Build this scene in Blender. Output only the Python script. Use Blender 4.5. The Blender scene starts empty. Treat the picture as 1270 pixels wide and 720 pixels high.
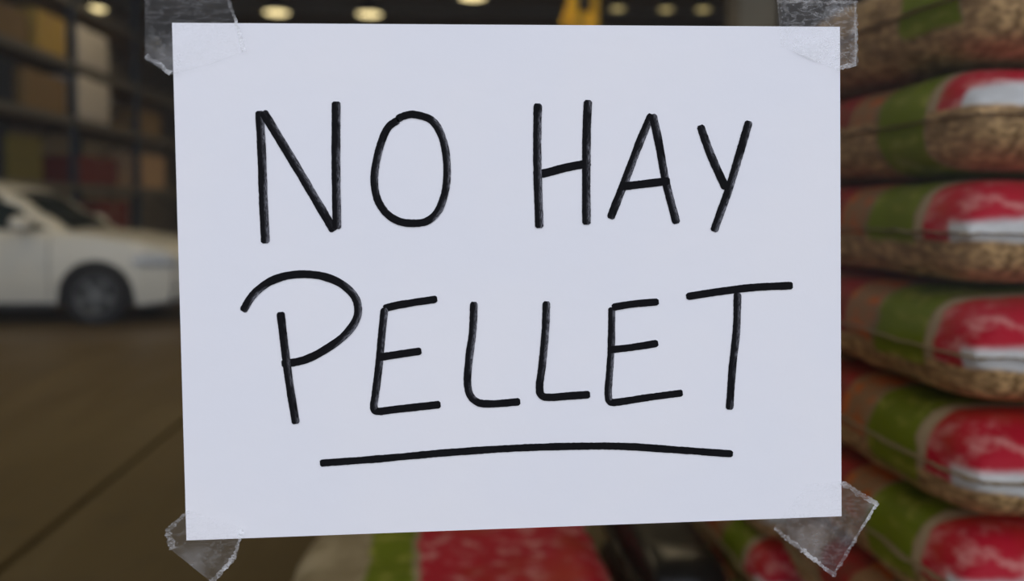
import bpy, bmesh, math, random
from mathutils import Vector, Matrix, noise

random.seed(7)
S = bpy.context.scene
C = S.collection

# ------------------------------------------------------------------ camera
F, CX, CY, W, H = 1050.0, 635.0, 289.755, 1270, 720     # photograph geometry in pixels
TP, TY = 0.0331, 0.0743                                  # tangent of pitch (down) and of yaw (right)
EYE = Vector((0, 0, 1.26))
pitch, yaw = math.atan(TP), math.atan(TY)
fw = Vector((math.sin(yaw) * math.cos(pitch), math.cos(yaw) * math.cos(pitch), -math.sin(pitch)))
rt = Vector((math.cos(yaw), -math.sin(yaw), 0))
up = rt.cross(fw)
cam = bpy.data.cameras.new('camera')
cam_o = bpy.data.objects.new('camera', cam)
C.objects.link(cam_o)
cam_o.matrix_world = Matrix(((rt.x, up.x, -fw.x, EYE.x), (rt.y, up.y, -fw.y, EYE.y), (rt.z, up.z, -fw.z, EYE.z), (0, 0, 0, 1)))
cam.sensor_fit = 'HORIZONTAL'
cam.sensor_width = 36
cam.lens = F / W * 36
cam.shift_y = -(H / 2 - CY) / W
cam.clip_start, cam.clip_end = 0.05, 200
cam.dof.use_dof = True
cam.dof.focus_distance = 0.545
cam.dof.aperture_fstop = 3.3
S.camera = cam_o

DP = 0.533            # the sheet of paper hangs this far in front of the lens


def at(px, py, Y):
    """world point on the vertical plane y = Y seen at a photo pixel"""
    d = fw + rt * ((px - CX) / F) - up * ((py - CY) / F)
    return EYE + d * (Y / d.y)


# ------------------------------------------------------------------ world and exposure
wd = bpy.data.worlds.new('overcast_sky')
S.world = wd
wd.use_nodes = True
wn = wd.node_tree
wn.nodes.clear()
wo = wn.nodes.new('ShaderNodeOutputWorld')
wb = wn.nodes.new('ShaderNodeBackground')
wr = wn.nodes.new('ShaderNodeValToRGB')
wt = wn.nodes.new('ShaderNodeTexCoord')
wx = wn.nodes.new('ShaderNodeSeparateXYZ')
wn.links.new(wt.outputs['Generated'], wx.inputs[0])
wn.links.new(wx.outputs['Z'], wr.inputs[0])
wr.color_ramp.elements[0].color = (0.60, 0.64, 0.74, 1)
wr.color_ramp.elements[1].color = (0.98, 1.02, 1.16, 1)
wn.links.new(wr.outputs[0], wb.inputs[0])
wb.inputs[1].default_value = 1.62
wn.links.new(wb.outputs[0], wo.inputs[0])

vs = S.view_settings
vs.view_transform = 'Standard'
vs.look = 'None'
vs.gamma = 1
vs.use_curve_mapping = False
vs.exposure = 0.0


# ------------------------------------------------------------------ material helpers
class NT:
    def __init__(self, name):
        self.m = bpy.data.materials.new(name)
        self.m.use_nodes = True
        self.t = self.m.node_tree
        self.t.nodes.clear()
        self.out = self.n('OutputMaterial')

    def n(self, kind, **kw):
        x = self.t.nodes.new('ShaderNode' + kind)
        for k, v in kw.items():
            setattr(x, k, v)
        return x

    def l(self, a, b):
        self.t.links.new(a, b)

    def val(self, x, sock):
        if isinstance(x, (int, float)):
            sock.default_value = x
        elif isinstance(x, tuple):
            sock.default_value = x if len(x) == 4 else x + (1,)
        else:
            self.l(x, sock)

    def math(self, op, a, b=0.0, clamp=False):
        x = self.n('Math', operation=op, use_clamp=clamp)
        self.val(a, x.inputs[0])
        self.val(b, x.inputs[1])
        return x.outputs[0]

    def mix(self, fac, a, b):
        x = self.n('Mix', data_type='RGBA')
        self.val(fac, x.inputs[0])
        self.val(a, x.inputs[6])
        self.val(b, x.inputs[7])
        return x.outputs[2]

    def step(self, x, lo, hi):
        """smooth 0..1 as x goes lo..hi"""
        r = self.n('MapRange', interpolation_type='SMOOTHSTEP')
        self.val(x, r.inputs[0])
        r.inputs[1].default_value = lo
        r.inputs[2].default_value = hi
        return r.outputs[0]

    def noise(self, scale, detail=3, vec=None, stretch=None, rough=0.55):
        if vec is None:
            vec = self.n('TexCoord').outputs['Object']
        if stretch:
            mp = self.n('Mapping')
            mp.inputs['Scale'].default_value = stretch
            self.l(vec, mp.inputs[0])
            vec = mp.outputs[0]
        x = self.n('TexNoise')
        x.inputs['Scale'].default_value = scale
        x.inputs['Detail'].default_value = detail
        x.inputs['Roughness'].default_value = rough
        self.l(vec, x.inputs['Vector'])
        return x.outputs['Fac']

    def principled(self, color, rough=0.6, metal=0.0, bump=None, bump_d=0.002, bump_s=0.4, **kw):
        p = self.n('BsdfPrincipled')
        self.val(color, p.inputs['Base Color'])
        self.val(rough, p.inputs['Roughness'])
        p.inputs['Metallic'].default_value = metal
        for k, v in kw.items():
            self.val(v, p.inputs[k.replace('_', ' ')])
        if bump is not None:
            b = self.n('Bump')
            b.inputs['Strength'].default_value = bump_s
            b.inputs['Distance'].default_value = bump_d
            self.l(bump, b.inputs['Height'])
            self.l(b.outputs[0], p.inputs['Normal'])
        return p

    def done(self, shader):
        self.l(shader.outputs[0], self.out.inputs[0])
        return self.m


def plain(name, col, rough=0.6, metal=0.0, var=0.15, scale=6.0, bump_d=0.0):
    t = NT(name)
    f = t.noise(scale, 4)
    c2 = tuple(max(0, c * (1 - var)) for c in col)
    c1 = tuple(min(1, c * (1 + var)) for c in col)
    colr = t.mix(f, c2, c1)
    return t.done(t.principled(colr, rough, metal, bump=f if bump_d else None, bump_d=bump_d or 0.001))


def emitter(name, col, strength):
    t = NT(name)
    e = t.n('Emission')
    e.inputs[0].default_value = col + (1,)
    e.inputs[1].default_value = strength
    return t.done(e)


M = {}
M['paint_white'] = plain('car_paint_white', (0.66, 0.635, 0.545), 0.25, var=0.02)
M['car_black'] = plain('black_plastic', (0.015, 0.015, 0.016), 0.5)
M['tyre'] = plain('tyre_rubber', (0.018, 0.018, 0.018), 0.85)
M['rim'] = plain('alloy_rim', (0.20, 0.20, 0.19), 0.35, 0.8)
M['chrome'] = plain('chrome', (0.6, 0.6, 0.6), 0.15, 1.0, var=0.02)
M['lamp_clear'] = plain('headlamp_lens', (0.55, 0.57, 0.58), 0.08, 0.2, var=0.3, scale=18)
M['tail_red'] = plain('tail_lamp_red', (0.35, 0.01, 0.01), 0.15)
M['car_glass'] = plain('tinted_car_glass', (0.020, 0.028, 0.026), 0.06, var=0.2)
M['cabin'] = plain('cabin_dark', (0.012, 0.012, 0.012), 0.9)
M['steel_dark'] = plain('dark_steel', (0.05, 0.05, 0.048), 0.5, 0.4)
M['rack_upright'] = plain('rack_blue_grey_steel', (0.045, 0.055, 0.07), 0.5, 0.3)
M['rack_beam'] = plain('rack_beam_grey', (0.20, 0.185, 0.15), 0.5, 0.2)
M['deck'] = plain('rack_deck_board', (0.25, 0.18, 0.10), 0.8)
M['wood'] = plain('pallet_wood', (0.30, 0.20, 0.11), 0.8, var=0.35, scale=14, bump_d=0.002)
M['carton'] = plain('brown_carton', (0.28, 0.18, 0.07), 0.8, var=0.2)
M['ochre'] = plain('ochre_carton', (0.55, 0.37, 0.08), 0.75, var=0.2)
M['olive'] = plain('olive_plastic', (0.20, 0.17, 0.04), 0.6, var=0.3)
M['wine'] = plain('wine_red_carton', (0.16, 0.025, 0.018), 0.7, var=0.3)
M['peach'] = plain('peach_carton', (0.55, 0.36, 0.20), 0.75, var=0.15)
M['dark_blue'] = plain('dark_blue_plastic', (0.018, 0.024, 0.035), 0.5)
M['wrap_white'] = plain('white_stretch_wrap', (0.80, 0.75, 0.69), 0.35, var=0.10, scale=9, bump_d=0.02)
M['tape_brown'] = plain('brown_parcel_tape', (0.30, 0.20, 0.09), 0.3)
M['ceil'] = plain('roof_sheet', (0.20, 0.17, 0.12), 0.8, var=0.25, scale=2)
M['beam'] = plain('roof_steel', (0.18, 0.155, 0.11), 0.6, 0.2)
M['wall'] = plain('hall_wall', (0.27, 0.24, 0.19), 0.85, var=0.25, scale=1.2)
M['concrete'] = plain('column_concrete', (0.34, 0.30, 0.22), 0.85, var=0.2, scale=3, bump_d=0.004)
M['yellow'] = plain('crane_yellow', (0.78, 0.47, 0.010), 0.5, var=0.15)
M['alu'] = plain('anodised_aluminium', (0.30, 0.30, 0.30), 0.35, 0.7)
M['joint'] = plain('joint_filler', (0.035, 0.030, 0.022), 0.9)
M['shade'] = plain('lamp_shade_metal', (0.05, 0.05, 0.045), 0.4, 0.5)
M['glow_dim'] = emitter('dim_lamp_glow', (1.0, 0.78, 0.32), 0.62)
M['glow'] = emitter('warm_lamp_glow', (1.0, 0.80, 0.40), 1.9)

# brown wet concrete floor
t = NT('wet_brown_concrete')
n1 = t.noise(0.5, 5, stretch=(1, 0.35, 1))
n2 = t.noise(5, 5)
n3 = t.noise(1.4, 6, stretch=(2.2, 0.25, 1))
col = t.mix(t.step(n1, 0.3, 0.7), (0.066, 0.039, 0.008), (0.124, 0.081, 0.023))
col = t.mix(t.math('MULTIPLY', t.step(n3, 0.48, 0.72), 0.55), col, (0.17, 0.122, 0.052))
col = t.mix(t.math('MULTIPLY', t.step(n2, 0.5, 0.8), 0.35), col, (0.05, 0.036, 0.016))
rough = t.math('ADD', 0.34, t.math('MULTIPLY', n3, 0.4))
M['floor'] = t.done(t.principled(col, rough, bump=n2, bump_d=0.003))

# sheet of copier paper
t = NT('white_paper')
n1 = t.noise(9, 4)
n2 = t.noise(900, 4)
col = t.mix(t.step(n1, 0.35, 0.7), (0.795, 0.800, 0.830), (0.815, 0.812, 0.828))
col = t.mix(t.math('MULTIPLY', n2, 0.12), col, (0.70, 0.70, 0.73))
M['paper'] = t.done(t.principled(col, 0.85, bump=t.noise(60, 4), bump_d=0.0006, bump_s=0.35))

# black marker ink, drier along one side of the stroke
t = NT('black_marker_ink')
uvn = t.n('UVMap')
sx = t.n('SeparateXYZ')
t.l(uvn.outputs[0], sx.inputs[0])
streak = t.noise(1.0, 5, vec=uvn.outputs[0], stretch=(9, 14, 1), rough=0.7)
patch = t.noise(1.0, 2, vec=uvn.outputs[0], stretch=(1.3, 0.6, 1))
edge = t.step(sx.outputs['Y'], 0.42, 1.0)
dry = t.math('MULTIPLY', t.math('MULTIPLY', t.step(streak, 0.42, 0.62), edge), t.step(patch, 0.34, 0.56), True)
col = t.mix(t.noise(1.0, 4, vec=uvn.outputs[0], stretch=(4, 3, 1)), (0.004, 0.004, 0.005), (0.012, 0.012, 0.013))
col = t.mix(t.math('MULTIPLY', dry, 0.85), col, (0.36, 0.36, 0.40))
M['ink'] = t.done(t.principled(col, 0.8, Specular_IOR_Level=0.05))

t = NT('black_marker_ink_solid')
M['ink_solid'] = t.done(t.principled(t.mix(t.noise(60, 3), (0.004, 0.004, 0.005), (0.012, 0.012, 0.013)), 0.8, Specular_IOR_Level=0.05))

# clear window glass: mostly see-through, faint reflection
t = NT('window_glass')
fr = t.n('Fresnel')
fr.inputs[0].default_value = 1.2
tr = t.n('BsdfTransparent')
tr.inputs[0].default_value = (0.96, 0.97, 0.965, 1)
gl = t.n('BsdfGlossy')
gl.inputs['Roughness'].default_value = 0.01
mx = t.n('MixShader')
t.l(fr.outputs[0], mx.inputs[0])
t.l(tr.outputs[0], mx.inputs[1])
t.l(gl.outputs[0], mx.inputs[2])
M['glass'] = t.done(mx)


# clear adhesive tape
def tape_mat(name, base, amp, scale, lo=0.5, hi=0.8):
    t = NT(name)
    nz = t.noise(scale, 5, stretch=(1, 1, 2.6), rough=0.65)
    ridge = t.math('ABSOLUTE', t.math('SUBTRACT', nz, 0.5))
    ridge = t.math('SUBTRACT', 1.0, t.step(ridge, 0.0, 0.035))
    blot = t.step(t.noise(scale * 0.45, 3), lo, hi)
    fac = t.math('ADD', base, t.math('MULTIPLY', t.math('ADD', t.math('MULTIPLY', ridge, 0.45), blot), amp), True)
    tr = t.n('BsdfTransparent')
    p = t.principled((0.93, 0.94, 0.94), 0.22, bump=nz, bump_d=0.001, bump_s=0.5)
    tl = t.n('BsdfTranslucent')
    tl.inputs[0].default_value = (0.9, 0.9, 0.9, 1)
    m2 = t.n('MixShader')
    m2.inputs[0].default_value = 0.35
    t.l(p.outputs[0], m2.inputs[1])
    t.l(tl.outputs[0], m2.inputs[2])
    mx = t.n('MixShader')
    t.l(fac, mx.inputs[0])
    t.l(tr.outputs[0], mx.inputs[1])
    t.l(m2.outputs[0], mx.inputs[2])
    return t.done(mx)


M['tape'] = tape_mat('clear_tape', 0.05, 0.17, 60, 0.47, 0.72)
M['tape_crumple'] = tape_mat('crumpled_clear_tape', 0.07, 0.42, 85, 0.47, 0.70)
M['tape_edge'] = tape_mat('torn_tape_edge', 0.10, 0.50, 120, 0.42, 0.75)


# printed pellet sacks; local X runs along the sack, the red end at +X, upper half printed
def sack_mat(name, L, red, tan, green, orange, red_tail, white=True, red_cols=((0.60, 0.012, 0.034), (0.82, 0.30, 0.27)), tail=((0.27, 0.17, 0.085), (0.48, 0.31, 0.16))):
    """band limits are metres measured from the red end"""
    t = NT(name)
    tc = t.n('TexCoord').outputs['Object']
    oi = t.n('ObjectInfo')
    sx = t.n('SeparateXYZ')
    t.l(tc, sx.inputs[0])
    sc = t.n('SeparateColor')
    t.l(oi.outputs['Color'], sc.inputs[0])
    shift = t.math('SUBTRACT', sc.outputs[0], 0.5)           # how far the print slid along the sack
    low = t.math('SUBTRACT', sc.outputs[1], 0.5)             # how far the print reaches down
    wob = t.math('MULTIPLY', t.math('SUBTRACT', t.noise(14, 3), 0.5), 0.035)
    u = t.math('ADD', t.math('ADD', t.math('SUBTRACT', L / 2, sx.outputs['X']), shift), wob)
    v = t.math('SUBTRACT', t.math('ADD', sx.outputs['Z'], t.math('MULTIPLY', wob, 0.4)), low)
    e = 0.006
    # kraft / pellets seen through the film
    g = t.noise(90, 3, stretch=(0.5, 1, 1.4))
    g2 = t.noise(10, 4)
    col = t.mix(t.step(g, 0.35, 0.68), (0.24, 0.14, 0.055), (0.70, 0.44, 0.20))
    col = t.mix(t.math('MULTIPLY', t.step(g2, 0.45, 0.75), 0.5), col, (0.74, 0.48, 0.24))
    kraft = col
    up_ = t.step(v, -0.004, 0.004)
    pr = t.mix(t.step(g2, 0.4, 0.7), tail[0], tail[1])            # tail of the print
    def band(c, a, b, col, ee=e):
        m = t.math('MULTIPLY', t.step(u, a - ee, a + ee), t.math('SUBTRACT', 1.0, t.step(u, b - ee, b + ee)))
        return t.mix(m, col, c)
    fl = t.noise(22, 4, stretch=(1, 1, 2.0))
    orange_c = t.mix(t.step(fl, 0.42, 0.62), (0.38, 0.20, 0.09), (0.65, 0.15, 0.03))
    pr = band(orange_c, orange[0], orange[1], pr)
    pr = band(t.mix(t.step(fl, 0.4, 0.6), (0.40, 0.03, 0.025), (0.28, 0.05, 0.03)), red_tail[0], red_tail[1], pr)
    green_c = t.mix(t.step(fl, 0.5, 0.72), (0.19, 0.24, 0.008), (0.44, 0.43, 0.07))
    green_c = t.mix(t.step(t.noise(9, 2), 0.55, 0.75), green_c, (0.11, 0.155, 0.006))
    pr = band(green_c, green[0], green[1], pr)
    pr = band((0.52, 0.38, 0.22), tan[0], tan[1], pr)
    red_c = t.mix(t.step(fl, 0.47, 0.70), red_cols[0], red_cols[1])
    red_c = t.mix(t.math('MULTIPLY', t.step(t.noise(7, 3), 0.52, 0.7), 0.8), red_c, tuple(c * 0.92 for c in (red_cols[0][0], red_cols[0][1] + 0.03, red_cols[0][2] * 0.6)))
    pr = band(red_c, -1.0, red, pr)
    if white:
        wv = t.math('SUBTRACT', v, t.math('MULTIPLY', sx.outputs['Y'], 0.10))
        wm = t.math('MULTIPLY', t.math('SUBTRACT', 1.0, t.step(wv, 0.034, 0.048)),
                    t.math('SUBTRACT', 1.0, t.step(u, 0.022, 0.034)))
        pr = t.mix(wm, pr, t.mix(t.step(fl, 0.35, 0.65), (0.72, 0.71, 0.69), (0.84, 0.84, 0.82)))
    # the green band reaches further down the side than the rest
    gm = t.math('MULTIPLY', t.step(u, green[0] - e, green[0] + e), t.math('SUBTRACT', 1.0, t.step(u, green[1] - e, green[1] + e)))
    glow_ = t.math('MULTIPLY', gm, t.step(t.math('ADD', v, t.math('MULTIPLY', sc.outputs[2], 0.1)), -0.006, 0.006))
    m_up = t.math('MAXIMUM', up_, glow_)
    col = t.mix(m_up, kraft, pr)
    return t.done(t.principled(col, 0.5, Specular_IOR_Level=0.18, bump=t.noise(30, 4, stretch=(0.6, 1, 1.6)), bump_d=0.006, bump_s=0.5))


M['sack_a'] = sack_mat('pellet_sack_film', 0.60, 0.075, (0.065, 0.095), (0.095, 0.215), (0.225, 0.36), (0.30, 0.40))
M['sack_b'] = sack_mat('pellet_sack_film_long_red', 0.62, 0.372, (0.90, 0.91), (0.385, 0.470), (0.90, 0.91), (0.90, 0.91), white=False,
                       tail=((0.36, 0.28, 0.15), (0.55, 0.44, 0.26)))
M['sack_seam'] = plain('sack_seam_film', (0.34, 0.24, 0.12), 0.6, var=0.2, scale=40)


# ------------------------------------------------------------------ object helpers
def link(name, mesh, mat=None, parent=None, smooth=False):
    o = bpy.data.objects.new(name, mesh)
    C.objects.link(o)
    if mat:
        mesh.materials.append(M[mat] if isinstance(mat, str) else mat)
    if parent:
        o.parent = parent
    if smooth:
        for p in mesh.polygons:
            p.use_smooth = True
    return o


def obj(name, bm, mat, parent=None, smooth=False):
    me = bpy.data.meshes.new(name)
    bmesh.ops.recalc_face_normals(bm, faces=bm.faces)
    bm.to_mesh(me)
    bm.free()
    return link(name, me, mat, parent, smooth)


def thing(name, label, cat, loc=(0, 0, 0), rz=0, group=None):
    o = bpy.data.objects.new(name, None)
    C.objects.link(o)
    o.location = loc
    o.rotation_euler = (0, 0, rz)
    return tag(o, label, cat, group)


def tag(o, label, cat, group=None):
    o['label'] = label
    o['category'] = cat
    if group:
        o['group'] = group
    return o


def box(bm, x0, x1, y0, y1, z0, z1, bev=0.0):
    r = bmesh.ops.create_cube(bm, size=1)
    vs_ = r['verts']
    for v in vs_:
        v.co = Vector(((x0 + x1) / 2 + v.co.x * (x1 - x0), (y0 + y1) / 2 + v.co.y * (y1 - y0), (z0 + z1) / 2 + v.co.z * (z1 - z0)))
    if bev:
        ed = list({e for v in vs_ for e in v.link_edges})
        bmesh.ops.bevel(bm, geom=ed, offset=bev, segments=2, affect='EDGES', profile=0.5)
    return bm


def bx(*a, **k):
    return box(bmesh.new(), *a, **k)


def cyl(bm, p0, p1, r0, r1=None, seg=20):
    p0, p1 = Vector(p0), Vector(p1)
    r1 = r0 if r1 is None else r1
    d = p1 - p0
    q = d.to_track_quat('Z', 'Y').to_matrix().to_4x4()
    bmesh.ops.create_cone(bm, cap_ends=True, segments=seg, radius1=r0, radius2=r1, depth=d.length,
                          matrix=Matrix.Translation((p0 + p1) / 2) @ q)
    return bm


def cy(*a, **k):
    return cyl(bmesh.new(), *a, **k)


def lathe(prof, seg=32, axis='Z'):
    bm = bmesh.new()
    rings = []
    for r, z in prof:
        ring = []
        for i in range(seg):
            a = 2 * math.pi * i / seg
            ring.append(bm.verts.new((r * math.cos(a), r * math.sin(a), z) if axis == 'Z' else (r * math.cos(a), z, r * math.sin(a))))
        rings.append(ring)
    for a, b in zip(rings, rings[1:]):
        for i in range(seg):
            bm.faces.new((a[i], a[(i + 1) % seg], b[(i + 1) % seg], b[i]))
    return bm


def struct(o):
    o['kind'] = 'structure'
    return o


def copy_tree(o, parent=None):
    c = o.copy()
    C.objects.link(c)
    c.parent = parent
    for ch in list(o.children):
        copy_tree(ch, c)
    return c


# ------------------------------------------------------------------ the hall
X0, X1, YB, ZC = -8.6, 8.4, 31.0, 6.7
YG = DP + 0.003                      # outer face of the shop-front glass

floor = struct(obj('floor', bx(-12.0, 12.0, -7.0, YB + 0.3, -0.30, -0.03), 'joint'))
lanes = [-12.0, -9.56, -5.56, -1.56, 2.44, 6.44, 10.44, 12.0]
for a, b in zip(lanes, lanes[1:]):
    obj('floor_slab', bx(a + 0.014, b - 0.014, -7.0, YB + 0.2, -0.032, 0.0, bev=0.006), 'floor', floor)

ceiling = struct(obj('ceiling', bx(X0 - 0.2, X1 + 0.2, YG, YB + 0.2, ZC, ZC + 0.2), 'ceil'))
for k in range(9):
    y = 2.6 + k * 3.4
    bm = bmesh.new()
    box(bm, X0, X1, y - 0.09, y + 0.09, ZC - 0.03, ZC)
    box(bm, X0, X1, y - 0.012, y + 0.012, ZC - 0.32, ZC - 0.03)
    box(bm, X0, X1, y - 0.09, y + 0.09, ZC - 0.35, ZC - 0.32)
    obj('roof_beam', bm, 'beam', ceiling)
struct(obj('wall_left', bx(X0 - 0.2, X0, YG, YB, 0, ZC), 'wall'))
struct(obj('wall_right', bx(X1, X1 + 0.2, YG, YB, 0, ZC), 'wall'))
struct(obj('wall_back', bx(X0 - 0.2, X1 + 0.2, YB, YB + 0.2, 0, ZC), 'wall'))

# glazed shop front the sheet is taped to
win = bpy.data.objects.new('window_1', None)
C.objects.link(win)
struct(win)
win.location = (0, YG, 0)
posts = [X0] + [-7.2 + 1.6 * k + 0.0 for k in range(10)] + [X1]
posts = sorted(p + (0.04 if p == -0.8 else 0.0) for p in posts)
for p in posts:
    obj('mullion', bx(p - 0.03, p + 0.03, -0.02, 0.07, 0.05, ZC, bev=0.004), 'alu', win)
obj('sill_rail', bx(X0, X1, -0.02, 0.08, 0.0, 0.09, bev=0.004), 'alu', win)
obj('transom', bx(X0, X1, -0.015, 0.065, 3.0, 3.08, bev=0.004), 'alu', win)
obj('head_rail', bx(X0, X1, -0.02, 0.08, ZC - 0.08, ZC, bev=0.004), 'alu', win)
for a, b in zip(posts, posts[1:]):
    for z0, z1 in ((0.09, 3.0), (3.08, ZC - 0.08)):
        me = bpy.data.meshes.new('pane')
        me.from_pydata([(a + .03, 0, z0), (b - .03, 0, z0), (b - .03, 0, z1), (a + .03, 0, z1)], [], [(0, 1, 2, 3)])
        link('pane', me, 'glass', win)

# ------------------------------------------------------------------ the paper sign
corners = [at(213, 28, DP), at(1042, 33, DP), at(1044, 640, DP), at(231, 670, DP)]
mid = sum(corners, Vector()) / 4
sign = thing('paper_sign', 'white paper sheet with handwritten black words NO HAY PELLET taped to the glass', 'sign', (mid.x, DP, mid.z))
bm = bmesh.new()
nx_, nz_ = 48, 36
gr = [[None] * (nz_ + 1) for _ in range(nx_ + 1)]
for i in range(nx_ + 1):
    for j in range(nz_ + 1):
        s, r = i / nx_, j / nz_
        p = (corners[0] * (1 - s) + corners[1] * s) * (1 - r) + (corners[3] * (1 - s) + corners[2] * s) * r
        w = math.sin(math.pi * s) * math.sin(math.pi * r)
        gr[i][j] = bm.verts.new((p.x - mid.x, 0.0005 + w * 0.0001 * noise.noise(Vector((s * 3, r * 3, 1))), p.z - mid.z))
for i in range(nx_):
    for j in range(nz_):
        bm.faces.new((gr[i][j], gr[i][j + 1], gr[i + 1][j + 1], gr[i + 1][j]))
sheet = obj('sheet', bm, 'paper', sign)
so = sheet.modifiers.new('thickness', 'SOLIDIFY')
so.thickness = 0.0003
so.offset = 0


def catmull(pts, n=14):
    if len(pts) == 2:
        pts = [pts[0], ((pts[0][0] + pts[1][0]) / 2, (pts[0][1] + pts[1][1]) / 2), pts[1]]
    P = [Vector(p) for p in pts]
    P = [P[0] * 2 - P[1]] + P + [P[-1] * 2 - P[-2]]
    out = []
    for k in range(1, len(P) - 2):
        a, b, c, d = P[k - 1:k + 3]
        for i in range(n):
            s = i / n
            out.append(0.5 * ((2 * b) + (c - a) * s + (2 * a - 5 * b + 4 * c - d) * s * s + (3 * b - a - 3 * c + d) * s ** 3))
    out.append(P[-2])
    return out


layer = [0]


def stroke(bm, uvl, pts, width):
    """flat marker ribbon with rounded, slightly uneven ends, drawn on the sheet"""
    layer[0] += 1
    off = -0.00012 + 0.00002 * (layer[0] % 7)
    line = catmull(pts)
    dense = []
    for a, b in zip(line, line[1:]):
        k = max(1, int((b - a).length / 1.6))
        dense += [a.lerp(b, i / k) for i in range(k)]
    dense.append(line[-1])
    n = len(dense)
    acc, lens = 0.0, [0.0]
    for a, b in zip(dense, dense[1:]):
        acc += (b - a).length
        lens.append(acc)
    rows = []
    seed = layer[0] * 3.7
    for i, p in enumerate(dense):
        tg = (dense[min(n - 1, i + 1)] - dense[max(0, i - 1)]).normalized()
        nr = Vector((-tg.y, tg.x))
        d_end = min(lens[i], acc - lens[i])
        cap = 1.0 if d_end > 3.5 else math.sqrt(max(0.0, 1 - (1 - d_end / 3.5) ** 2)) * 0.42 + 0.58
        hw = width / 2 * cap * (1 + 0.07 * noise.noise(Vector((lens[i] * 0.06, seed, 0))))
        j1 = 0.35 * noise.noise(Vector((lens[i] * 0.35, seed, 5)))
        j2 = 0.35 * noise.noise(Vector((lens[i] * 0.35, seed, 9)))
        row = []
        side = -1 if nr.x >= 0 else 1
        for q in (-1, -0.33, 0.33, 1):
            o2 = p + nr * (q * hw + (j1 if q < 0 else j2))
            w = at(o2.x, o2.y, DP)
            row.append((bm.verts.new((w.x - mid.x, -off, w.z - mid.z)), lens[i] / 60.0 + seed, (q * -side + 1) / 2 * min(1.0, max(0.0, (abs(nr.x) - 0.25) / 0.45))))
        rows.append(row)
    for a, b in zip(rows, rows[1:]):
        for k in range(3):
            quad = (a[k], a[k + 1], b[k + 1], b[k])
            f = bm.faces.new([x[0] for x in quad])
            for lp, x in zip(f.loops, quad):
                lp[uvl].uv = (x[1], x[2])


def crop(ox, oy, s, pts):
    return [(ox + x / s, oy + y / s) for x, y in pts]


A_, B_, C_, D_, E_ = (280, 100, 3.272), (640, 100, 3.272), (280, 320, 3.272), (560, 340, 2.886), (380, 530, 2.268)
letters = [
    ('N', A_, 11, [[(137, 122), (146, 300), (152, 480), (161, 660)], [(150, 124), (290, 355), (440, 610)], [(448, 84), (447, 330), (451, 602)]]),
    ('O', A_, 9.5, [[(700, 158), (655, 195), (622, 280), (603, 385), (612, 470), (645, 530), (695, 567), (752, 578), (815, 570), (862, 528), (890, 450), (898, 370), (891, 280), (868, 205), (830, 157), (765, 137), (722, 143), (694, 158)]]),
    ('H', B_, 10.5, [[(88, 92), (86, 250), (88, 400), (95, 598)], [(292, 78), (287, 200), (285, 400), (286, 584)], [(70, 380), (120, 374), (200, 353), (303, 333)]]),
    ('A', B_, 10, [[(550, 135), (500, 255), (445, 400), (382, 560)], [(554, 135), (582, 265), (608, 410), (652, 580)], [(420, 430), (500, 421), (625, 406)]]),
    ('Y', B_, 10, [[(747, 180), (790, 300), (852, 438)], [(946, 163), (900, 320), (860, 450), (802, 612)]]),
    ('P', C_, 10, [[(222, 218), (240, 370), (260, 520), (285, 672)], [(68, 216), (110, 150), (170, 100), (240, 73), (320, 65), (400, 75), (470, 105), (520, 152), (537, 205), (525, 258), (480, 315), (420, 360), (350, 400), (290, 420), (226, 428)]]),
    ('E', C_, 9.5, [[(640, 205), (700, 190), (858, 165)], [(644, 202), (632, 320), (620, 450), (606, 560), (601, 605), (618, 621), (690, 613), (872, 593)], [(614, 403), (700, 390), (794, 376)]]),
    ('L', D_, 9.5, [[(80, 98), (76, 200), (63, 300), (57, 380), (66, 430), (95, 458), (150, 463), (246, 455)]]),
    ('L', D_, 9.5, [[(340, 96), (336, 200), (325, 320), (315, 400), (322, 432), (350, 440), (420, 435), (496, 430)]]),
    ('E', D_, 9, [[(574, 118), (650, 106), (742, 98)], [(574, 118), (572, 250), (566, 350), (561, 425), (570, 456), (610, 455), (700, 441), (828, 424)], [(564, 270), (640, 262), (740, 246)]]),
    ('T', D_, 9.5, [[(840, 80), (950, 63), (1080, 47), (1222, 40)], [(1024, 66), (1020, 200), (1006, 330), (995, 484)]]),
    ('underline', E_, 9, [[(38, 100), (200, 88), (400, 70), (600, 57), (780, 52), (900, 53), (1050, 63), (1200, 74)]]),
]
for nm, cr, wid, strokes in letters:
    bm = bmesh.new()
    uvl = bm.loops.layers.uv.new('UVMap')
    for st in strokes:
        stroke(bm, uvl, crop(*cr, st), wid)
    o = obj('underline_stroke' if nm == 'underline' else 'letter', bm, 'ink_solid' if nm == 'underline' else 'ink', sign)
    o['label'] = 'handwritten black marker underline' if nm == 'underline' else 'handwritten black marker capital letter ' + nm


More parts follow.
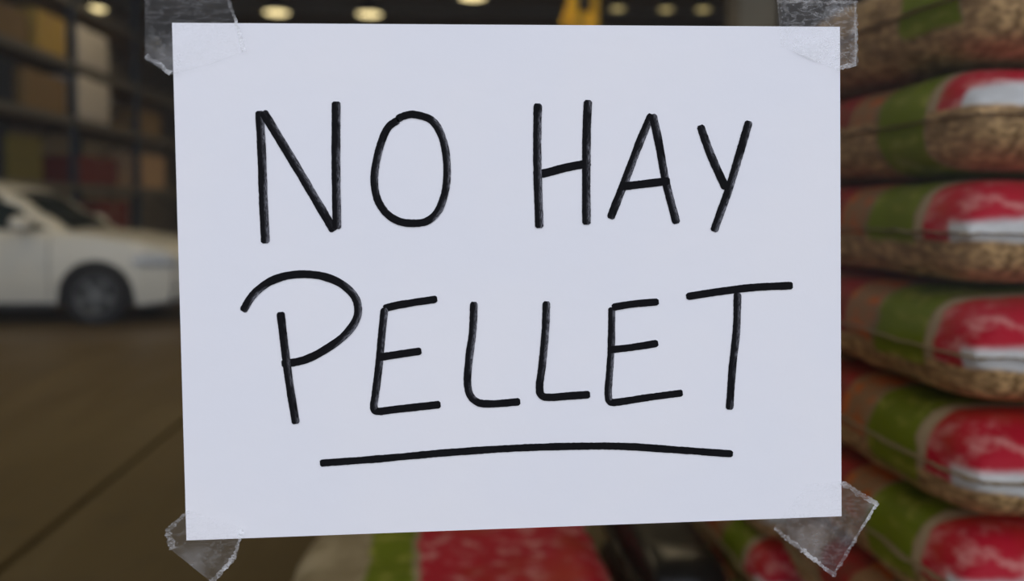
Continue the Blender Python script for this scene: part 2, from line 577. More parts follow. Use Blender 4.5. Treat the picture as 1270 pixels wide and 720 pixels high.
# ------------------------------------------------------------------ clear tape at the four corners
def tape(label, poly, edges, mat):
    ctr = sum((at(x, y, DP) for x, y in poly), Vector()) / len(poly)
    root = thing('tape_strip', label, 'tape', (ctr.x, DP - 0.0006, ctr.z), group='clear tape holding the sheet')
    pts = []
    for k, a in enumerate(poly):                       # jitter the outline a little
        b = poly[(k + 1) % len(poly)]
        n = max(2, int(math.dist(a, b) / 5))
        torn = k in edges
        for i in range(n):
            s = i / n
            j = (random.uniform(-1.6, 1.6) if torn and i else 0.0)
            nx, ny = -(b[1] - a[1]) / math.dist(a, b), (b[0] - a[0]) / math.dist(a, b)
            pts.append((a[0] + (b[0] - a[0]) * s + nx * j, a[1] + (b[1] - a[1]) * s + ny * j))
    bm = bmesh.new()
    vsx = []
    for x, y in pts:
        w = at(x, y, DP)
        vsx.append(bm.verts.new((w.x - ctr.x, -0.0002, w.z - ctr.z)))
    bm.faces.new(vsx)
    bmesh.ops.triangulate(bm, faces=bm.faces)
    film = obj('film', bm, mat, root)
    for k in edges:                                    # torn, curled, whitish ends
        a, b = Vector(poly[k]), Vector(poly[(k + 1) % len(poly)])
        cen = Vector((sum(p[0] for p in poly) / len(poly), sum(p[1] for p in poly) / len(poly)))
        d = (b - a).normalized()
        inn = Vector((-d.y, d.x))
        if inn.dot(cen - a) < 0:
            inn = -inn
        bm = bmesh.new()
        n = max(6, int((b - a).length / 2.5))
        prev = None
        for i in range(n + 1):
            s = i / n
            p = a.lerp(b, s)
            w_in = edges[k] * (0.45 + 0.8 * abs(noise.noise(Vector((s * 7, k * 3.1, poly[0][0])))) + random.uniform(0, 0.35))
            p0 = p + inn * random.uniform(-1.8, 0.4)
            p1 = p + inn * w_in
            q0, q1 = at(p0.x, p0.y, DP), at(p1.x, p1.y, DP)
            r = (bm.verts.new((q0.x - ctr.x, -0.0012 - random.uniform(0, 0.0012), q0.z - ctr.z)),
                 bm.verts.new((q1.x - ctr.x, -0.0004, q1.z - ctr.z)))
            if prev:
                bm.faces.new((prev[0], r[0], r[1], prev[1]))
            prev = r
        obj('torn_edge', bm, 'tape_edge', root)
    return root


tape('clear tape strip with a torn slanted end over the sheet corner beside the word NO',
     [(180, -30), (180, 72), (212, 93), (262, 80), (306, 63), (276, -30)], {1: 7, 5: 3, 4: 5}, 'tape')
tape('wrinkled square of clear tape over the sheet corner nearest the sacks above the word HAY',
     [(963, 0), (1060, 2), (1061, 82), (1036, 87), (968, 58)], {0: 5, 2: 6, 1: 2}, 'tape_crumple')
tape('clear tape strip folded over the sheet corner below the letter P towards the car',
     [(206, 656), (234, 631), (303, 655), (292, 692), (264, 722), (212, 680)], {0: 5, 3: 6, 5: 8, 2: 5}, 'tape')
tape('clear tape strip with curled torn edges over the sheet corner below the letter T',
     [(958, 655), (1032, 713), (1087, 622), (1044, 595), (1000, 600)], {0: 6, 2: 7, 1: 2}, 'tape')


# ------------------------------------------------------------------ pellet sacks
def sack_mesh(name, L, Wd, Hh, seed, mat):
    def dist(n):
        return [math.sin((i / n * 2 - 1) * math.pi / 2 * 0.985) / math.sin(math.pi / 2 * 0.985) for i in range(n + 1)]
    A, B = dist(40), dist(28)
    bm = bmesh.new()
    def prof(a):
        return max(0.0, 1 - abs(a) ** 6.5) ** 0.40
    def pt(a, b, s):
        tt = prof(a) * prof(b)
        x = L / 2 * a * (1 - 0.05 * b ** 4)
        y = Wd / 2 * b * (1 - 0.07 * a ** 4)
        z = Hh / 2 * tt * s
        nv = Vector((x * 7, y * 7, s * 3 + seed))
        edge = 1 - min(1, tt) ** 3
        z += 0.006 * noise.noise(nv) * tt
        z += 0.010 * noise.noise(Vector((x * 22, y * 22, seed + s))) * edge * tt
        y += 0.006 * noise.noise(Vector((x * 14, seed, s * tt * 2)))
        x += 0.006 * noise.noise(Vector((y * 14, seed + 4, s * tt * 2)))
        # slight sag so that the seam is not dead straight
        z += 0.005 * noise.noise(Vector((x * 4, y * 4, seed + 11)))
        return (x, y, z)
    top = [[bm.verts.new(pt(a, b, 1)) for b in B] for a in A]
    bot = [[None] * len(B) for _ in A]
    na, nb = len(A) - 1, len(B) - 1
    for i, a in enumerate(A):
        for j, b in enumerate(B):
            bot[i][j] = top[i][j] if i in (0, na) or j in (0, nb) else bm.verts.new(pt(a, b, -1))
    for i in range(na):
        for j in range(nb):
            bm.faces.new((top[i][j], top[i + 1][j], top[i + 1][j + 1], top[i][j + 1]))
            bm.faces.new((bot[i][j], bot[i][j + 1], bot[i + 1][j + 1], bot[i + 1][j]))
    ring = [(i, 0) for i in range(na)] + [(na, j) for j in range(nb)] + [(i, nb) for i in range(na, 0, -1)] + [(0, j) for j in range(nb, 0, -1)]
    rc = [top[i][j].co.copy() for i, j in ring]
    me = bpy.data.meshes.new(name)
    bmesh.ops.recalc_face_normals(bm, faces=bm.faces)
    bm.to_mesh(me)
    bm.free()
    me.materials.append(M[mat])
    for p in me.polygons:
        p.use_smooth = True
    # welded seam that runs round the sack
    bm = bmesh.new()
    rings = []
    for k, p in enumerate(rc):
        o = Vector((p.x, p.y, 0))
        out = Vector((p.x / L, p.y / Wd, 0))
        if abs(out.x) > abs(out.y):
            out = Vector((math.copysign(1, p.x), 0.0, 0))
        else:
            out = Vector((0, math.copysign(1, p.y), 0))
        w = 0.009 + 0.004 * noise.noise(Vector((k * 0.35, seed, 0)))
        dz = 0.004 * noise.noise(Vector((k * 0.5, seed, 7)))
        rings.append([bm.verts.new(p - out * 0.006 + Vector((0, 0, 0.002))), bm.verts.new(p + out * w + Vector((0, 0, dz))),
                      bm.verts.new(p - out * 0.006 - Vector((0, 0, 0.002)))])
    n = len(rings)
    for k in range(n):
        a, b = rings[k], rings[(k + 1) % n]
        bm.faces.new((a[0], b[0], b[1], a[1]))
        bm.faces.new((a[1], b[1], b[2], a[2]))
    ms = bpy.data.meshes.new(name + '_seam')
    bmesh.ops.recalc_face_normals(bm, faces=bm.faces)
    bm.to_mesh(ms)
    bm.free()
    ms.materials.append(M['sack_seam'])
    return me, ms


def sack(me, ms, label, group, loc, rz, params, tilt=0.0):
    o = bpy.data.objects.new('pellet_sack', me)
    C.objects.link(o)
    o.location = loc
    o.rotation_euler = (0, tilt, rz)
    o.color = params
    tag(o, label, 'sack', group)
    s = bpy.data.objects.new('seam', ms)
    C.objects.link(s)
    s.parent = o
    return o


def pallet(label, x0, x1, y0, y1, along='y'):
    root = thing('wooden_pallet', label, 'pallet', ((x0 + x1) / 2, (y0 + y1) / 2, 0))
    hx, hy = (x1 - x0) / 2, (y1 - y0) / 2
    for k in range(7):
        if along == 'y':
            y = -hy + 0.05 + (2 * hy - 0.1) * k / 6
            obj('top_board', bx(-hx, hx, y - 0.05, y + 0.05, 0.12, 0.142, bev=0.003), 'wood', root)
        else:
            x = -hx + 0.05 + (2 * hx - 0.1) * k / 6
            obj('top_board', bx(x - 0.05, x + 0.05, -hy, hy, 0.12, 0.142, bev=0.003), 'wood', root)
    for k in (-1, 0, 1):
        if along == 'y':
            x = k * (hx - 0.06)
            obj('stringer', bx(x - 0.05, x + 0.05, -hy, hy, 0.098, 0.12), 'wood', root)
            obj('bottom_board', bx(x - 0.05, x + 0.05, -hy, hy, 0.0, 0.02), 'wood', root)
        else:
            y = k * (hy - 0.06)
            obj('stringer', bx(-hx, hx, y - 0.05, y + 0.05, 0.098, 0.12), 'wood', root)
            obj('bottom_board', bx(-hx, hx, y - 0.05, y + 0.05, 0.0, 0.02), 'wood', root)
        for q in (-1, 0, 1):
            if along == 'y':
                y = q * (hy - 0.07)
                x = k * (hx - 0.06)
            else:
                x = q * (hx - 0.07)
                y = k * (hy - 0.06)
            obj('block', bx(x - 0.05, x + 0.05, y - 0.06, y + 0.06, 0.02, 0.098), 'wood', root)
    return root


LAY = 0.144
variants = [sack_mesh('pellet_sack', 0.595, 0.40, 0.137, 3.1 + 7 * k, 'sack_a') for k in range(3)]
SX, SY = 0.606, 0.945                        # near corner of the tall stack
pallet('wooden pallet under the tall stack of pellet sacks', SX, SX + 0.83, SY, SY + 1.24)
ordinal = ['bottom', 'second', 'third', 'fourth', 'fifth', 'sixth', 'seventh', 'eighth', 'ninth', 'top']
# print shift, print reach, green reach of the visible front sacks, from the top downwards
looks = {9: (0.545, 0.56, 0.9), 8: (0.49, 0.51, 0.8), 7: (0.475, 0.492, 0.05), 6: (0.485, 0.485, 0.10), 5: (0.465, 0.485, 0.25), 4: (0.48, 0.49, 0.2)}
for k in range(10):
    z = 0.145 + LAY * (k + 0.5)
    for col_ in range(2):
        for row in range(2):
            me, ms = variants[(k * 2 + col_ + row) % 3]
            jx, jy = random.uniform(-0.003, 0.003), random.uniform(-0.003, 0.003)
            if k == 5 and not col_ and not row: jy = -0.02
            if k == 6 and not col_ and not row: jy = -0.012
            cx = SX + 0.20 + 0.428 * col_ + jx
            cyy = SY + 0.30 + 0.625 * row + jy
            pos = (('front aisle side', 'front wall side'), ('rear aisle side', 'rear wall side'))[row][col_]
            lk = looks.get(k, (random.uniform(0.47, 0.52), 0.49, 0.2)) if row == 0 else (random.uniform(0.45, 0.52), 0.49, 0.15)
            lay = ordinal[k] + (' layer' if k in (0, 9) else ' layer up')
            sack(me, ms, 'printed pellet sack in the tall stack, %s, %s' % (lay, pos),
                 'pellet sacks in the tall stack', (cx, cyy, z), -math.pi / 2 + random.uniform(-0.012, 0.012), lk + (1,))

low_var = [sack_mesh('pellet_sack_low', 0.62, 0.40, 0.137, 40.3 + 5 * k, 'sack_b') for k in range(2)]
LX, LY = 0.006, 1.66
pallet('wooden pallet under the low pile of pellet sacks', LX - 0.34, LX + 0.34, LY - 0.22, LY + 0.64, along='x')
for k in range(3):
    for row in range(2):
        me, ms = low_var[(k + row) % 2]
        sack(me, ms, 'long red pellet sack, %s layer of the low pile, %s' % (('bottom', 'middle', 'top')[k], ('towards the glass', 'rear row')[row]),
             'pellet sacks in the low pile', (LX + random.uniform(-0.004, 0.004), LY + 0.435 * row, 0.145 + (LAY + 0.001) * (k + 0.5)), 0.02 if k == 2 else random.uniform(-0.012, 0.012),
             (0.5, 0.45, 0.6, 1))


M['black_fill'] = plain('black_filler_coat', (0.012, 0.011, 0.010), 0.35, var=0.3, scale=20, bump_d=0.006)
bme, bms = sack_mesh('black_filler', 0.60, 0.17, 0.137, 77.7, 'black_fill')
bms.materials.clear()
bms.materials.append(M['black_fill'])
for k in range(4):  # black sack-shaped forms that fill the gap between the two stacks
    o = sack(bme, bms, 'narrow black sack-shaped filler between the two stacks, %s of four' % ('lowest', 'second up', 'third up', 'uppermost')[k],
             'black fillers between the stacks', (0.462, 1.86, 0.072 + LAY * k), math.pi / 2 + 0.01 * (k % 2), (0.5, 0.5, 0.5, 1))
    o.name = 'black_filler'


# ------------------------------------------------------------------ white hatchback
def lerp_tab(tab, x):
    for (a, va), (b, vb) in zip(tab, tab[1:]):
        if x <= b:
            s = max(0.0, min(1.0, (x - a) / (b - a)))
            s = s * s * (3 - 2 * s) * 0.5 + s * 0.5
            return va + (vb - va) * s
    return tab[-1][1]


def build_car(loc, rz):
    # local frame: nose at x = 0, tail at x = -4.25, y lateral, z up
    root = thing('white_car', 'white hatchback car parked in the hall before the storage rack', 'car', loc, rz)
    LEN, HW, WR = 4.25, 0.885, 0.318
    WX = (-0.86, -3.46)
    top_tab = [(-4.25, 0.86), (-4.18, 0.98), (-3.9, 1.02), (-2.2, 0.985), (-1.25, 0.985), (-1.0, 0.965), (-0.55, 0.90), (-0.22, 0.82), (-0.08, 0.73), (0.0, 0.60)]
    hw_tab = [(-4.25, 0.70), (-4.12, 0.80), (-3.7, 0.87), (-2.4, 0.885), (-0.9, 0.875), (-0.45, 0.82), (-0.18, 0.70), (-0.06, 0.60), (0.0, 0.52)]
    bot_tab = [(-4.25, 0.42), (-4.1, 0.30), (-3.9, 0.22), (-0.5, 0.20), (-0.1, 0.24), (0.0, 0.34)]

    def zbot(x):
        b = lerp_tab(bot_tab, x)
        for c in WX:
            d = abs(x - c)
            if d < 0.375:
                b = max(b, 0.318 + math.sqrt(0.375 ** 2 - d * d))
        return b
    xs = sorted(set([round(-4.25 + 4.25 * i / 90, 4) for i in range(91)] + [c + s * (0.3749 - e_) for c in WX for s in (-1, 1) for e_ in (0, 0.004, 0.02, 0.05)] + [-0.02, -0.005, -4.245]))
    bm = bmesh.new()
    rows = []
    NS, NTp = 16, 10
    for x in xs:
        zt, w, zb = lerp_tab(top_tab, x), lerp_tab(hw_tab, x), zbot(x)
        half = []
        for i in range(NS + 1):
            s = i / NS
            z = zb + (zt - zb) * s
            h = (z - 0.2) / 0.8
            # rounded sill, crease below the windows, shoulder tucked in
            ww = w * (1 - 0.06 * (1 - min(1, h * 2.5)) ** 2 - 0.09 * max(0, h - 0.55) ** 1.5 * 2.2)
            if 0.60 < z < 0.64 and -3.9 < x < -0.9:
                ww -= 0.006
            if s > 0.93:
                ww -= 0.02 * (s - 0.93) / 0.07
            half.append((ww, z))
        we, ze = half[-1]
        for i in range(1, NTp + 1):
            s = i / NTp
            half.append((we * (1 - s), ze + 0.035 * math.sin(s * math.pi / 2) * (1 if x > -1.3 else 0.3)))
        full = [bm.verts.new((x, -y, z)) for y, z in half] + [bm.verts.new((x, y, z)) for y, z in reversed(half[:-1])]
        rows.append(full)
    for a, b in zip(rows, rows[1:]):
        for k in range(len(a) - 1):
            bm.faces.new((a[k], b[k], b[k + 1], a[k + 1]))
    bm.faces.new(rows[0])
    bm.faces.new(rows[-1])
    obj('body', bm, 'paint_white', root, True)
    obj('underbody', bx(-4.1, -0.12, -0.66, 0.66, 0.19, 0.70), 'car_black', root)
    # glass house
    gx = [(-1.15 - 2.99 * i / 72) for i in range(73)]
    rt_tab = sorted([(-4.14, 1.00), (-4.02, 1.20), (-3.78, 1.44), (-3.4, 1.52), (-2.8, 1.55), (-2.35, 1.54), (-2.0, 1.49), (-1.78, 1.38), (-1.48, 1.18), (-1.15, 0.985)])
    parts = {'roof': bmesh.new(), 'windshield': bmesh.new(), 'rear_window': bmesh.new(), 'side_window': bmesh.new(), 'side_window2': bmesh.new()}
    N1, N2 = 10, 12
    def section(x):
        zr = lerp_tab(rt_tab, x)
        base = 0.965
        out = []
        for i in range(N1 + 1):
            s = i / N1
            z = base + (zr - 0.03 - base) * s
            out.append((0.775 - 0.19 * max(0, (z - base)) / 0.5 - 0.02 * s * s, z))
        we, ze = out[-1]
        for i in range(1, N2 + 1):
            s = i / N2
            out.append((we * (1 - s), ze + 0.03 * math.sin(s * math.pi / 2) + 0.012 * s))
        return out
    for (xa, xb) in zip(gx, gx[1:]):
        sa, sb = section(xa), section(xb)
        xm = (xa + xb) / 2
        for k in range(len(sa) - 1):
            zr = lerp_tab(rt_tab, xm)
            zz = (sa[k][1] + sb[k][1]) / 2
            if k >= N1:
                yy = sa[k][0]
                if -1.86 < xm < -1.14 and yy < 0.60 - 0.10 * (zr - 0.97) / 0.45:
                    key = 'windshield'
                elif -4.10 < xm < -3.78 and yy < 0.5:
                    key = 'rear_window'
                else:
                    key = 'roof'
            else:
                pil = -2.52 < xm < -2.44 or -3.42 < xm < -3.34
                ok = -3.86 < xm < -1.34 and zz < zr - 0.12 and zz > 1.0 and k > 0 and not pil
                key = 'side_window' if ok else 'roof'
            for sgn in (-1, 1):
                kk = key if not (key == 'side_window' and sgn > 0) else 'side_window2'
                b = parts[kk]
                q = [(xa, sgn * sa[k][0], sa[k][1]), (xb, sgn * sb[k][0], sb[k][1]), (xb, sgn * sb[k + 1][0], sb[k + 1][1]), (xa, sgn * sa[k + 1][0], sa[k + 1][1])]
                b.faces.new([b.verts.new(v) for v in (q if sgn < 0 else q[::-1])])
    for key, b in parts.items():
        bmesh.ops.remove_doubles(b, verts=b.verts, dist=0.0005)
        obj('side_window' if key == 'side_window2' else key, b, 'paint_white' if key == 'roof' else 'car_glass', root, True)
    obj('cabin_lining', bx(-3.85, -1.5, -0.60, 0.60, 0.80, 1.05), 'cabin', root)
    # wheels
    for x in WX:
        for s in (-1, 1):
            yo = s * 0.80
            bm = lathe([(0.205, -0.10), (0.27, -0.105), (0.305, -0.09), (0.318, -0.05), (0.318, 0.05), (0.305, 0.09), (0.27, 0.105), (0.205, 0.10), (0.205, -0.10)], 40, 'Y')
            ty = obj('wheel', bm, 'tyre', root, True)
            ty.location = (x, yo - s * 0.02, 0.318)
            bm = lathe([(0.205, -0.09), (0.205, 0.085), (0.195, 0.095), (0.185, 0.085), (0.18, -0.02), (0.0, -0.03)], 40, 'Y')
            if s < 0:
                bmesh.ops.scale(bm, vec=(1, -1, 1), verts=bm.verts)
            obj('rim', bm, 'rim', ty, True)
            for k in range(5):
                a = 2 * math.pi * k / 5 + 0.3
                bm = bx(0.02, 0.19, -0.018, 0.018, -0.026, 0.026, bev=0.006)
                bmesh.ops.translate(bm, verts=bm.verts, vec=(0, s * 0.055, 0))
                bmesh.ops.rotate(bm, verts=bm.verts, cent=(0, 0, 0), matrix=Matrix.Rotation(a, 3, 'Y'))
                obj('spoke', bm, 'rim', ty)
            obj('hub_cap', cy((0, s * 0.03, 0), (0, s * 0.085, 0), 0.034, 0.028), 'rim', ty)
    for s in (-1, 1):
        # head lamp wrapped round the corner
        bm = bmesh.new()
        pr = None
        for i in range(13):
            x = -0.50 + 0.42 * i / 12
            w = lerp_tab(hw_tab, x)
            tpr = math.sin(min(1, i / 5 + 0.25) * math.pi / 2)
            zc = 0.69 - 0.03 * i / 12
            zt = min(zc + 0.085 * tpr, lerp_tab(top_tab, x) - 0.035)
            r = [bm.verts.new((x, s * (w + 0.014 - 0.05 * j), z)) for j, z in ((0.3, zt), (0.0, (zt + zc - 0.055) / 2), (-0.1, zc - 0.055 * tpr))]
            if pr:
                bm.faces.new((pr[0], r[0], r[1], pr[1]))
                bm.faces.new((pr[1], r[1], r[2], pr[2]))
            pr = r
        hl = obj('headlamp', bm, 'lamp_clear', root, True)
        sm = hl.modifiers.new('body', 'SOLIDIFY')
        sm.thickness = 0.03
        # mirror: housing, stalk and glass
        bm = bmesh.new()
        bmesh.ops.create_uvsphere(bm, u_segments=20, v_segments=12, radius=1)
        for v in bm.verts:
            v.co = Vector((v.co.x * (0.15 if v.co.x > 0 else 0.06), v.co.y * 0.12, v.co.z * 0.085))
        mr = obj('mirror', bm, 'paint_white', root, True)
        mr.location = (-1.58, s * 0.96, 1.075)
        obj('mirror_stalk', cy((0.0, -s * 0.20, -0.05), (0.0, -s * 0.06, -0.02), 0.024), 'car_black', mr)
        obj('mirror_glass', cy((-0.050, 0, 0), (-0.066, 0, 0), 0.062), 'chrome', mr)
        # doors: recessed gap lines and handles
        for dx in (-1.32, -2.48, -3.34):
            bm = bmesh.new()
            w = lerp_tab(hw_tab, dx)
            pts = [(w * (1 - 0.06 * (1 - min(1, (z - 0.2) / 0.8 * 2.5)) ** 2 - 0.09 * max(0, (z - 0.2) / 0.8 - 0.55) ** 1.5 * 2.2), z) for z in [0.30 + 0.05 * i for i in range(14)]]
            pr = None
            for y, z in pts:
                r = [bm.verts.new((dx - 0.005, s * (y + 0.0015), z)), bm.verts.new((dx + 0.005, s * (y + 0.0015), z))]
                if pr:
                    bm.faces.new((pr[0], pr[1], r[1], r[0]))
                pr = r
            obj('door_gap', bm, 'car_black', root)
        for dx in (-2.28, -3.16):
            obj('door_handle', bx(dx - 0.09, dx + 0.09, s * 0.862 - 0.018, s * 0.862 + 0.018, 0.80, 0.83, bev=0.008), 'paint_white', root)
        obj('sill_trim', bx(-3.04, -1.28, s * 0.832 - 0.02, s * 0.832 + 0.02, 0.185, 0.245, bev=0.008), 'car_black', root)
        obj('tail_lamp', bx(-4.20, -4.02, s * 0.72 - 0.10, s * 0.72 + 0.10, 0.74, 0.92, bev=0.03), 'tail_red', root)
        obj('fog_lamp', bx(-0.16, -0.085, s * 0.55 - 0.08, s * 0.55 + 0.08, 0.36, 0.43, bev=0.012), 'car_black', root)
    obj('grille', bx(-0.10, 0.012, -0.46, 0.46, 0.585, 0.645, bev=0.012), 'car_black', root)
    obj('lower_grille', bx(-0.12, 0.014, -0.42, 0.42, 0.34, 0.47, bev=0.012), 'car_black', root)
    obj('grille_bar', bx(-0.02, 0.020, -0.44, 0.44, 0.608, 0.618, bev=0.003), 'chrome', root)
    obj('front_lip', bx(-0.40, -0.02, -0.60, 0.60, 0.215, 0.275, bev=0.02), 'car_black', root)
    obj('number_plate', bx(-0.02, 0.026, -0.26, 0.26, 0.485, 0.58, bev=0.004), 'wrap_white', root)
    return root


build_car((-2.84, 10.0, 0), 0.0)


# ------------------------------------------------------------------ storage rack and its goods
def rack():
    root = thing('storage_rack', 'tall steel pallet rack with grey beams along the side wall behind the car', 'rack', (-6.35, 14.6, 0))
    ys = [-3.58, -0.98, 1.72, 4.45]
    for y in ys:
        for x in (-0.5, 0.55):
            obj('upright', bx(x - 0.05, x + 0.05, y - 0.045, y + 0.045, 0, 5.2, bev=0.006), 'rack_upright', root)
        for k in range(6):
            z = 0.3 + 0.8 * k
            a, b = ((-0.45, 0.5), (0.5, -0.45))[k % 2]
            obj('brace', cy((a, y, z), (b, y, z + 0.75), 0.018, seg=8), 'rack_upright', root)
    for y0, y1 in zip(ys, ys[1:]):
        for z in (0.35, 1.60, 2.62, 3.48, 4.45):
            for x in (-0.5, 0.555):
                obj('beam', bx(x - 0.03, x + 0.03, y0 + 0.045, y1 - 0.045, z - 0.12, z, bev=0.006), 'rack_beam', root)
            obj('deck_board', bx(-0.47, 0.525, y0 + 0.05, y1 - 0.05, z - 0.02, z + 0.003), 'deck', root)
    return root


rack()


def carton(name, label, cat, x0, x1, y0, y1, z0, z1, mat, group=None, tape_=True):
    root = thing(name, label, cat, ((x0 + x1) / 2, (y0 + y1) / 2, z0), group=group)
    hx, hy, h = (x1 - x0) / 2, (y1 - y0) / 2, z1 - z0
    obj('carton_body', bx(-hx, hx, -hy, hy, 0, h, bev=0.012), mat, root)
    if tape_:
        bm = bmesh.new()
        box(bm, -hx - 0.002, hx + 0.002, -0.03, 0.03, h * 0.72, h + 0.003)
        obj('packing_tape', bm, 'tape_brown', root)
    else:
        obj('lid', bx(-hx - 0.012, hx + 0.012, -hy - 0.012, hy + 0.012, h - 0.05, h + 0.004, bev=0.008), mat, root)
    return root


XF = -5.82           # front face of the goods in the rack
carton('carton', 'ochre carton on the fourth rack level above a brown carton', 'carton', XF - 0.8, XF, 12.55, 13.45, 3.485, 4.07, 'ochre', 'goods on the rack')
carton('carton', 'dim ochre carton on the fourth rack level beside the first upright', 'carton', XF - 0.8, XF - 0.05, 11.3, 12.35, 3.485, 3.95, 'carton', 'goods on the rack')
carton('carton', 'long brown carton on the third rack level below the ochre carton', 'carton', XF - 0.85, XF, 12.15, 13.45, 2.625, 3.17, 'carton', 'goods on the rack')
carton('storage_bin', 'dark blue lidded bin on the third rack level by the first upright', 'bin', XF - 0.8, XF - 0.03, 11.2, 11.95, 2.625, 3.2, 'dark_blue', 'goods on the rack', False)
carton('storage_bin', 'olive lidded bin on the second rack level behind the car roof', 'bin', XF - 0.8, XF - 0.02, 11.75, 12.7, 1.605, 2.22, 'olive', 'goods on the rack', False)
carton('storage_bin', 'dark blue lidded bin on the second rack level by the first upright', 'bin', XF - 0.8, XF - 0.02, 11.12, 11.65, 1.605, 2.25, 'dark_blue', 'goods on the rack', False)
carton('carton', 'wine red carton on the second rack level below the white wrapped loads', 'carton', XF - 0.8, XF, 13.85, 15.4, 1.605, 2.06, 'wine', 'goods on the rack')
carton('carton', 'tall wine red carton on the lowest rack level behind the car', 'carton', XF - 0.8, XF, 14.6, 15.9, 0.355, 1.35, 'wine', 'goods on the rack')
carton('carton', 'pale peach carton at the far end of the second rack level', 'carton', XF - 0.8, XF, 16.5, 17.9, 1.605, 2.25, 'peach', 'goods on the rack')
carton('carton', 'brown carton at the far end of the third rack level', 'carton', XF - 0.8, XF - 0.04, 16.5, 17.8, 2.625, 3.1, 'carton', 'goods on the rack')


def wrapped(label, y0, y1, z0, z1, seed):
    root = thing('wrapped_load', label, 'wrapped load', (XF - 0.4, (y0 + y1) / 2, z0), group='goods on the rack')
    hx, hy, h = 0.42, (y1 - y0) / 2, z1 - z0
    bm = bx(-hx, hx, -hy, hy, 0, h, bev=0.05)
    bmesh.ops.subdivide_edges(bm, edges=bm.edges, cuts=4, use_grid_fill=True)
    for v in bm.verts:
        if v.co.z > 0.01:
            v.co += Vector((1, 1, 0.3)) * 0.03 * noise.noise(v.co * 5 + Vector((seed, 0, 0)))
    obj('wrapped_body', bm, 'wrap_white', root, True)
    for z in (0.22, 0.5):
        obj('wrap_band', bx(-hx - 0.012, hx + 0.012, -hy - 0.012, hy + 0.012, h * z, h * z + 0.06, bev=0.006), 'wrap_white', root)
    return root


wrapped('white stretch wrapped load standing on the third rack level', 13.84, 15.1, 2.626, 3.33, 2.0)
wrapped('white stretch wrapped load on the fourth rack level above the other one', 13.86, 15.05, 3.486, 4.12, 9.0)


# ------------------------------------------------------------------ column, hoist, lamps
def column():
    p = at(930, 255, 12.0)
    root = thing('concrete_column', 'square grey concrete column holding the roof behind the sack stack', 'column', (p.x, 12.0, 0))
    obj('shaft', bx(-0.28, 0.28, -0.28, 0.28, 0.0, ZC - 0.02, bev=0.03), 'concrete', root)
    obj('capital', bx(-0.42, 0.42, -0.36, 0.36, ZC - 0.3, ZC, bev=0.03), 'concrete', root)
    obj('plinth', bx(-0.36, 0.36, -0.36, 0.36, 0.0, 0.25, bev=0.03), 'concrete', root)


column()


def hoist():
    p = at(722, 12, 15.0)
    root = thing('crane_hoist', 'yellow crane hoist hanging under a roof girder', 'hoist', (p.x, 15.0, 0))
    bm = bmesh.new()
    for z0, z1, w in ((6.28, 6.31, 0.13), (6.06, 6.28, 0.012), (6.03, 6.06, 0.13)):
        box(bm, -w, w, -3.0, 3.0, z0, z1)
    for y in (-2.2, 1.2):
        box(bm, -0.03, 0.03, y - 0.03, y + 0.03, 6.31, 6.349)
    obj('girder', bm, 'steel_dark', root)
    obj('trolley', bx(-0.22, 0.22, -0.3, 0.3, 5.82, 6.03, bev=0.02), 'yellow', root)
    obj('hoist_drum', cy((-0.30, 0, 5.66), (0.34, 0, 5.66), 0.17), 'yellow', root, True)
    for x in (-0.16, 0.16):
        obj('wire_rope', cy((x, 0, 5.62), (x, 0, 4.98), 0.012, seg=8), 'steel_dark', root)
    for x in (-0.24, 0.14):
        obj('cheek_plate', bx(x, x + 0.12, -0.28, 0.28, 4.32, 5.12, bev=0.03), 'yellow', root)
    obj('sheave', cy((-0.13, 0, 4.85), (0.13, 0, 4.85), 0.22), 'steel_dark', root, True)
    obj('block_body', bx(-0.16, 0.18, -0.20, 0.20, 4.28, 4.66, bev=0.03), 'yellow', root)
    bm = bmesh.new()
    pts = [Vector((0.0, 0, 4.3)), Vector((0.0, 0, 4.15))] + [Vector((0.13 * math.sin(a), 0, 4.02 + 0.13 * math.cos(a))) for a in [0.35 * i for i in range(13)]]
    for a, b in zip(pts, pts[1:]):
        cyl(bm, a, b, 0.028, seg=10)
    obj('hook', bm, 'steel_dark', root, True)
    # slanted guard arm at the side of the block
    obj('guard_arm', cy((-0.18, 0, 4.95), (-0.36, 0, 4.40), 0.05), 'yellow', root)


hoist()

LZ = 6.0
lamp_proto = []
shade_me = None


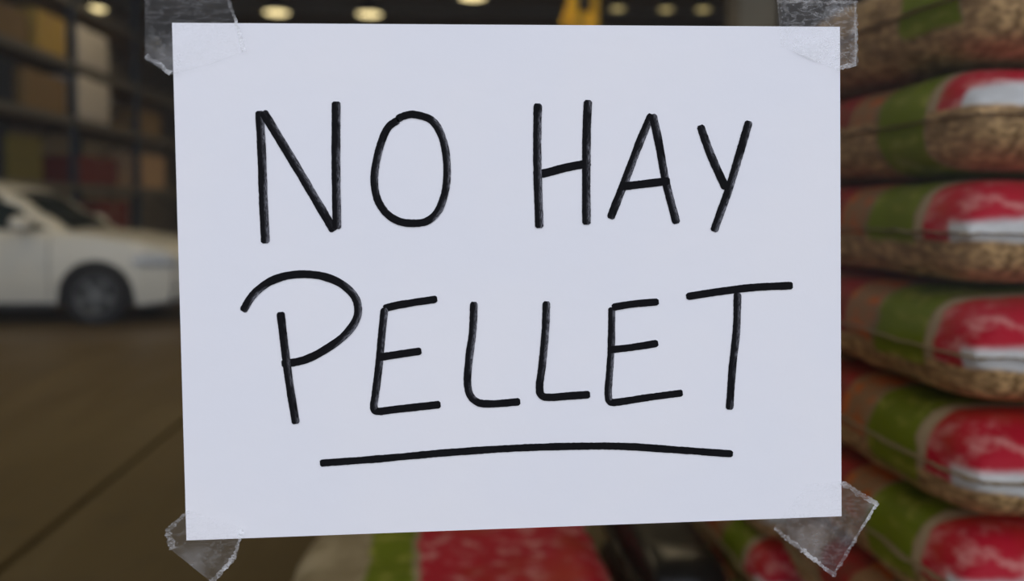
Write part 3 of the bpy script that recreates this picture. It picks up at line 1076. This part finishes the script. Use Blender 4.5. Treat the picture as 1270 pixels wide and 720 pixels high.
def lamp(x, y, label, power, small=False):
    root = thing('ceiling_lamp', label, 'lamp', (x, y, LZ), group='round hall lamps')
    k = 0.58 if small else 1.0
    global shade_me
    if shade_me is None:
        bm = lathe([(0.31, 0.0), (0.33, 0.0), (0.335, 0.03), (0.29, 0.12), (0.17, 0.21), (0.10, 0.24), (0.10, 0.36), (0.0, 0.36)], 32)
        o = obj('lamp_shade', bm, 'shade', root, True)
        o2 = obj('diffuser', lathe([(0.0, -0.035), (0.12, -0.03), (0.22, -0.015), (0.31, 0.01)], 32), 'glow', root, True)
        o3 = obj('rod', cy((0, 0, 0.35), (0, 0, ZC - LZ), 0.015, seg=8), 'steel_dark', root)
        shade_me = (o.data, o2.data, o3.data)
    else:
        for nm, me in zip(('lamp_shade', 'diffuser', 'rod'), shade_me):
            o = bpy.data.objects.new(nm, me)
            C.objects.link(o)
            o.parent = root
            if nm != 'rod':
                o.scale = (k, k, 1)
            if small and nm == 'diffuser':
                o.material_slots[0].link = 'OBJECT'
                o.material_slots[0].material = M['glow_dim']
    ld = bpy.data.lights.new('lamp_light', 'SPOT')
    ld.energy = power
    ld.color = (1.0, 0.80, 0.50)
    ld.spot_size = math.radians(150)
    ld.spot_blend = 0.6
    ld.shadow_soft_size = 0.25
    lo = bpy.data.objects.new('lamp_light', ld)
    C.objects.link(lo)
    lo.parent = root
    lo.location = (0, 0, -0.06)
    return root


LP = 160
seen = [((115, 11), 'in the far row, nearest the storage rack'), ((343, 16), 'in the far row, second from the storage rack'), ((458, 18), 'in the far row, third from the storage rack'),
        ((586, -3), 'in the far row, fourth from the storage rack'), ((182, 55), 'set back behind the far row, beside the storage rack'), ((766, 11), 'beside the yellow hoist'),
        ((826, 12), 'between the yellow hoist and the concrete column'), ((872, 12), 'nearest the concrete column')]
for (px, py), where in seen:
    d = at(px, py, 1.0) - EYE
    p = EYE + d * ((LZ - EYE.z) / d.z)
    small = px > 700
    lamp(p.x, p.y, ('small dim' if small else 'round warm') + ' ceiling lamp ' + where, LP * (0.4 if small else 1), small)
# the rows of the same ceiling lamps that continue above the picture, at the spacing and power of the row in view
offscreen = [(-6.2, 7.2, 'near_row_left'), (-2.8, 7.2, 'near_row_centre_left'), (1.8, 7.2, 'near_row_centre_right'), (6.0, 7.2, 'near_row_right'),
             (-3.7, 13.8, 'middle_row_left'), (1.1, 13.8, 'middle_row_centre'), (5.9, 13.8, 'middle_row_right')]
for x, y, nm in offscreen:
    o = lamp(x, y, 'round warm ceiling lamp in the rows towards the glass front', LP)
    o.name = 'ceiling_lamp_' + nm + '_offscreen'
    for ch in o.children:
        if ch.type == 'LIGHT':
            ch.name = 'lamp_light_' + nm + '_offscreen'
            ch.data.name = ch.name
        elif ch.name.startswith('diffuser'):
            ch.name = 'diffuser_' + nm + '_offscreen'
